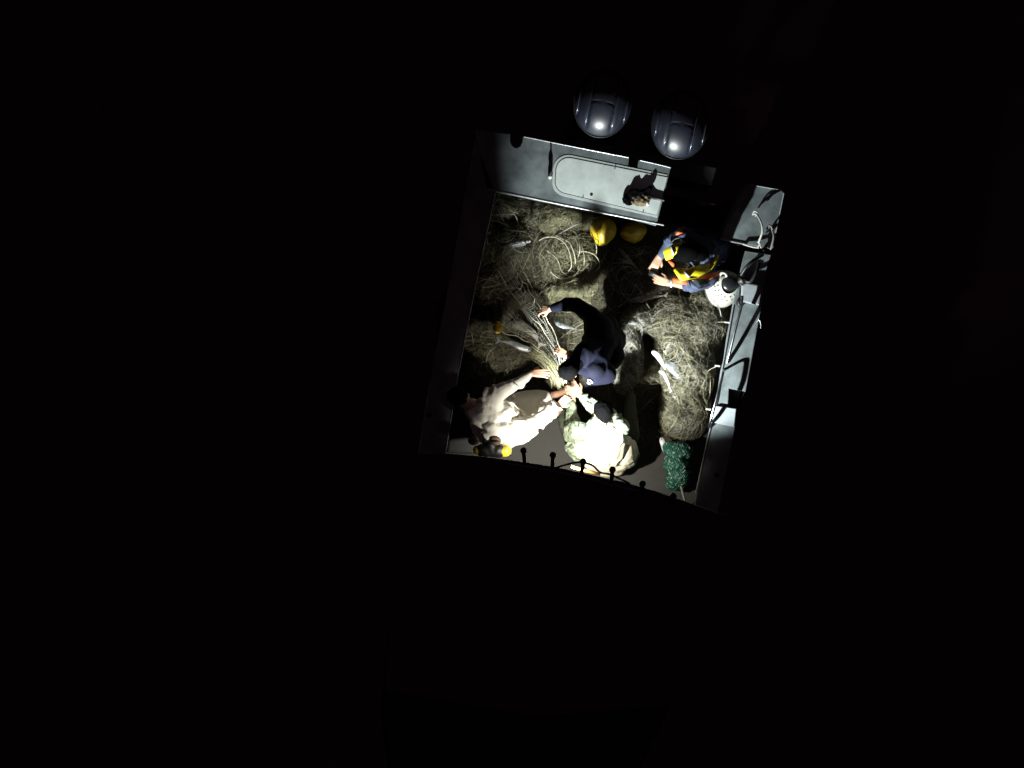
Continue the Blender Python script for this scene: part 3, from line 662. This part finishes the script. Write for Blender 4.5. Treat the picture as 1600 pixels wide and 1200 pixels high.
# ---- man with the life vest
t = thing('person', 'person in blue shirt and yellow and orange life vest holding a black phone', 'person', P(1100,400,0))
pel = P(1118,388,.40); che = P(1100,395,.70); nk = P(1090,396,0.983); hd = P(1077,394,1.086)
sR = P(1068,368,0.936); sL = P(1104,436,.74); eR = P(1047,381,0.749); wR = P(1031,401,0.674); eL = P(1071,446,0.749); wL = P(1046,442,0.693)
bm = bmesh.new(); chain(bm, [(pel, .12), (che, .13), (nk, .065), (hd, .055)]); chain(bm, [(sR, .055), (che, .09), (sL, .055)])
chain(bm, [(sR, .05), (eR, .042), (wR, .027)]); chain(bm, [(sL, .05), (eL, .042), (P(1060,444,0.721), .036), (wL, .026)])
for kx, fx in ((P(1092,380,0.431), P(1100,375,0.080)), (P(1100,418,0.431), P(1106,415,0.080))): chain(bm, [(pel, .09), (kx, .065), (fx, .045)]); chain(bm, [(fx, .04), (fx+Vector((-.15,-.03,-.02)), .03)])
fdir = (-.75,-.35,-.6); head(bm, hd, fdir, (-.5,-.2,.8))
hand(bm, wR, P(1022,418,0.655)-wR, (.3,.2,1), .45, 1, 1.05); hand(bm, wL, P(1026,437,0.674)-wL, (0,-.3,1), .55, -1, 1.05)
put('body', fuse(bm, .0065, 2), skin, t)
bm = bmesh.new(); chain(bm, [(pel, .15), (che, .16), (P(1092,396,0.917), .11)]); chain(bm, [(sR, .075), (che, .12), (sL, .08)])
chain(bm, [(sR, .078), (P(1055,374,0.842), .068), (eR, .062), (P(1036,396,0.702), .045)]); chain(bm, [(sL, .082), (P(1088,444,0.824), .07), (P(1075,446,0.768), .058)])
put('shirt', fuse(bm, .008, 3, (.016, 22, (.4,1,.5), 3.)), navyb, t)
bm = bmesh.new()
for kx, fx in ((P(1092,380,0.431), P(1100,375,0.080)), (P(1100,418,0.431), P(1106,415,0.080))): chain(bm, [(pel, .13), (kx, .085), (fx+Vector((0,0,.06)), .06), (fx+Vector((-.15,-.03,-.02)), .046)])
put('trousers', fuse(bm, .012, 4), capm, t)
M = frame(fdir, (-.5,-.2,.8)); bm = bmesh.new(); sph(bm, hd+M@Vector((0,-.012,.035)), (.095,.118,.092), M, 24, 16); cap(bm, hd+M@Vector((0,.05,.045)), .05, hd+M@Vector((0,.12,.05)), .035)
cap(bm, hd+M@Vector((0,-.06,.0)), .08, nk+Vector((.03,0,-.03)), .085); put('black_cap', fuse(bm, .008, 3), capm, t)
def slab(pts, m, name, par, th=.03, bev=.012):
    bm = bmesh.new(); vs = [bm.verts.new(P(*p)) for p in pts]; f = bm.faces.new(vs); bm.normal_update()
    if f.normal.z < 0: f.normal_flip(); bm.normal_update()
    nrm = f.normal.copy(); r = bmesh.ops.extrude_face_region(bm, geom=[f]); 
    for v in r['geom']:
        if isinstance(v, bmesh.types.BMVert): v.co += nrm*th
    bmesh.ops.recalc_face_normals(bm, faces=bm.faces)
    bmesh.ops.bevel(bm, geom=bm.edges[:], offset=bev, segments=3, affect='EDGES'); return put(name, from_bm(bm), m, par)
y1 = slab([(1037,392,0.936),(1054,380,0.983),(1068,381,1.011),(1069,393,1.011),(1053,403,0.955),(1042,407,0.927)], vesty, 'yellow_lobe', t, .035, .006)
y2 = slab([(1051,422,0.980),(1057,419,0.980),(1072,422,0.980),(1086,416,0.920),(1098,408,0.840),(1107,404,0.840),(1108,425,0.840),(1091,434,0.940),(1076,437,0.980),(1063,440,0.980)], vesty, 'yellow_lobe', t, .035, .006)
slab([(1107,404,0.840),(1117,397,0.800),(1124,399,0.800),(1120,408,0.800),(1108,424,0.840)], vesty, 'yellow_lobe', t, .03)
slab([(1047,385.5,0.985),(1050,384,0.985),(1054,397,0.985),(1051,400,0.985)], refl, 'reflective_tape', y1, .043, .002)
slab([(1068,425,0.994),(1072,425,0.994),(1079,433,0.994),(1075,435,0.994)], refl, 'reflective_tape', y2, .043, .002)
slab([(1078,439,0.860),(1090,434,0.850),(1104,428,0.790),(1118,424,0.760),(1123,431,0.760),(1105,439,0.790),(1088,444,0.840)], vesto, 'orange_shell', t, .035)
slab([(1055,366,0.973),(1064,357,0.983),(1070,362,1.002),(1069,368,1.011),(1058,370,0.992)], vesto, 'orange_shell', t, .03)
slab([(1044,407,0.842),(1048,406,0.870),(1055,412,0.870),(1053,417,0.842)], vesto, 'orange_shell', t, .02, .006)
slab([(1052,433,0.780),(1074,436,0.840),(1074,445,0.830),(1052,441,0.760)], vesto, 'orange_shell', t, .02, .006)
put('vest_strap', tubes([spline(PP([(1062,371,1.030),(1054,374,1.002),(1048,380,0.964)]), 12), spline(PP([(1062,371,1.030),(1066,378,1.048),(1066,384,1.048)]), 12), spline(PP([(1074,437,0.889),(1080,447,0.861),(1094,450,0.870),(1110,445,0.889)]), 16)], .007, 6), blackm, t)
put('watch', tubes([np.array([wL.lerp(eL, .12)+Vector((.003*math.cos(a), .031*math.cos(a), .031*math.sin(a))) for a in np.linspace(0, 2*math.pi, 24)])], .011, 6), watchm, t)
bm = bmesh.new(); bmesh.ops.create_cube(bm, size=1, matrix=Matrix.Translation(P(1023,428,0.655)) @ Matrix.Rotation(-.35,4,'Z') @ Matrix.Rotation(.2,4,'X') @ Matrix.Diagonal((.11,.06,.012,1)))
bmesh.ops.bevel(bm, geom=bm.edges[:], offset=.004, segments=2, affect='EDGES'); o = setp(put('phone', from_bm(bm), blackm), 'small black phone between the two hands of the life vest wearer', 'phone'); reorigin(o, P(1023,428,0.655))
o = setp(put('cooler_box', prism([(1098,358),(1140,366),(1132,412),(1090,404)], .0, .36, .02), blackm), 'black box under the life vest wearer, between hatch and corner box', 'cooler'); reorigin(o, P(1115,385,0))

# ---- man in camouflage, his back to the lamp
t = thing('person', 'person in pale green camouflage with a cream back, sitting nearest the hardtop edge', 'person', P(940,700,0))
pel = P(950,712,0.250); che = P(938,685,0.592); nk = P(936,660,0.763); hd = P(942,642,0.820)
sL = P(905,675,0.668); sR = P(968,668,0.668); eL = P(896,664,0.440); wL = P(894,628,0.402); eR = P(935,645,0.478); wR = P(906,617,0.421)
bm = bmesh.new(); chain(bm, [(pel, .14), (che, .14), (nk, .065), (hd, .055)]); chain(bm, [(sL, .055), (che, .1), (sR, .055)])
chain(bm, [(sL, .052), (eL, .042), (wL, .027)]); chain(bm, [(sR, .052), (eR, .042), (wR, .027)])
for kx, fx in ((P(895,690,0.250), P(880,655,0.100)), (P(985,680,0.250), P(985,640,0.100))): chain(bm, [(pel, .1), (kx, .065), (fx, .045)]); chain(bm, [(fx, .04), (fx+Vector((0,.15,-.03)), .03)])
head(bm, hd, (-.25,.75,-.6), (-.1,.5,.8)); hand(bm, wL, P(889,606,0.383)-wL, (-.2,0,1), .6, 1, 1.1); hand(bm, wR, P(897,604,0.402)-wR, (0,.2,1), .6, -1, 1.1)
put('body', fuse(bm, .0065, 2), skin, t)
bm = bmesh.new(); chain(bm, [(P(948,708,0.288), .15), (che, .16), (P(936,668,0.687), .12)]); sph(bm, P(908,698,0.40), (.14,.14,.18)); sph(bm, P(975,715,0.326), (.14,.12,.18))
chain(bm, [(sL, .095), (che, .10), (sR, .1)]); chain(bm, [(sL, .1), (P(897,677,0.554), .092), (eL, .08), (P(893,645,0.421), .055), (P(893,633,0.411), .045)])
chain(bm, [(sR, .095), (P(955,655,0.573), .08), (eR, .068), (P(920,632,0.449), .05), (P(911,622,0.430), .043)])
put('camouflage_jacket', fuse(bm, .007, 2, (.026, 18, (1,.4,.6), 2.)), camom, t)
bm = bmesh.new(); chain(bm, [(P(950,710,.30), .225), (P(944,694,.55), .225), (P(948,681,.65), .165)]); sph(bm, P(924,700,.54), (.165,.15,.2)); sph(bm, P(974,706,.42), (.125,.15,.2)); sph(bm, P(950,724,.36), (.22,.10,.2))
put('cream_back_panel', fuse(bm, .008, 3, (.020, 12, (1,.5,.2), 7.)), creamm, t)
bm = bmesh.new()
for kx, fx in ((P(895,690,0.250), P(880,655,0.100)), (P(985,680,0.250), P(985,640,0.100))): chain(bm, [(pel, .13), (kx, .09), (fx+Vector((0,0,.05)), .06), (fx+Vector((0,.15,-.03)), .048)])
put('trousers', fuse(bm, .012, 3, (.01, 9, None)), mat('dark camo trousers', (.06,.07,.045), .9, var=.6, scale=20), t)
M = frame((-.25,.75,-.6), (-.1,.5,.8)); bm = bmesh.new(); sph(bm, hd+M@Vector((0,-.018,.03)), (.090,.106,.094), M, 24, 16); cap(bm, hd+M@Vector((0,-.06,-.02)), .06, hd+M@Vector((0,-.05,.03)), .07); put('black_hair', fuse(bm, .007, 2, (.006, 18, None)), blackhair, t)

# ---- man in the white robe
t = thing('person', 'person in a long white robe sitting in the port corner, one sleeved arm raised', 'person', P(780,655,0))
pel = P(792,660,.50); che = P(765,652,.80); nk = P(738,636,.98); hd = P(717,620,1.05)
sL = P(772,618,.92); sR = P(772,676,.90); eL = P(803,602,.84); wL = P(830,583,.86); eR = P(822,668,.80); wR = P(873,634,.74)
kL = P(826,628,.34); kR = P(838,650,.36); fL = P(862,618,.12); fR = P(876,640,.12)
bm = bmesh.new(); chain(bm, [(pel, .13), (che, .13), (nk, .065), (hd, .055)]); chain(bm, [(sL, .055), (che, .09), (sR, .055)])
chain(bm, [(sL, .05), (eL, .04), (wL, .026)]); chain(bm, [(sR, .05), (eR, .04), (wR, .026)])
for kx, fx in ((kL, fL), (kR, fR)): chain(bm, [(pel, .09), (kx, .06), (fx, .04)]); chain(bm, [(fx, .038), (fx+Vector((.13,.04,-.03)), .028)])
head(bm, hd, (.85,-.2,-.3), (-.1,.1,1)); hand(bm, wL, P(850,583,.84)-wL, (0,.4,1), .3, 1); hand(bm, wR, P(888,620,.70)-wR, (0,.1,1), .5, -1)
put('body', fuse(bm, .0065, 2), skin, t)
bm = bmesh.new(); chain(bm, [(P(794,664,.48), .21), (P(772,656,.72), .22), (che, .17), (P(748,642,.92), .115)]); sph(bm, P(802,676,.50), (.20,.13,.22)); sph(bm, P(772,668,.66), (.2,.17,.22))
chain(bm, [(sL, .085), (che, .13), (sR, .10)])
chain(bm, [(sL, .085), (P(790,607,.88), .072), (eL, .058), (P(818,592,.85), .044), (P(828,585,.86), .034)])
chain(bm, [(sR, .11), (P(800,676,.84), .10), (eR, .082), (P(848,652,.77), .064), (P(868,637,.745), .050)])
put('robe', fuse(bm, .007, 3, (.032, 15, (1,.55,.2), 1.)), robe, t)
bm = bmesh.new(); chain(bm, [(P(796,650,.40), .17), (kR, .11), (P(862,640,.24), .07)]); chain(bm, [(P(796,640,.38), .15), (kL, .10), (P(852,620,.20), .06)]); chain(bm, [(P(808,640,.32), .13), (P(850,628,.18), .07)])
put('robe_skirt', fuse(bm, .009, 4, (.022, 12, (.3,1,.2), 5.)), robe, t)
M = frame((.85,-.2,-.3), (-.1,.1,1)); bm = bmesh.new(); sph(bm, hd+M@Vector((0,-.025,.035)), (.09,.10,.09), M, 24, 16); put('black_hair', fuse(bm, .007, 2, (.006, 18, None)), blackhair, t)
for i, (x, y, lb) in enumerate([(774,689,'flat brown oval with a black band against the white robe, nearer the yellow buoy end'), (740,688,'flat brown oval with a black band left of the yellow buoy, at the robe hem')]):  # flat brown ovals with a black band, unidentified shapes on the robe
    t = thing('oval', lb, 'oval', P(x, y, .95)); bm = bmesh.new(); sph(bm, P(x, y, 1.0), (.055,.050,.022), Matrix.Rotation(.4,3,'X')); put('oval_disc', from_bm(bm), oval_disc, t)
    put('oval_band', tubes([spline([P(x-7,y,1.0), P(x-3,y+1,1.04), P(x+3,y+1,1.04), P(x+7,y,1.0)], 14)], .007, 6), blackm, t)
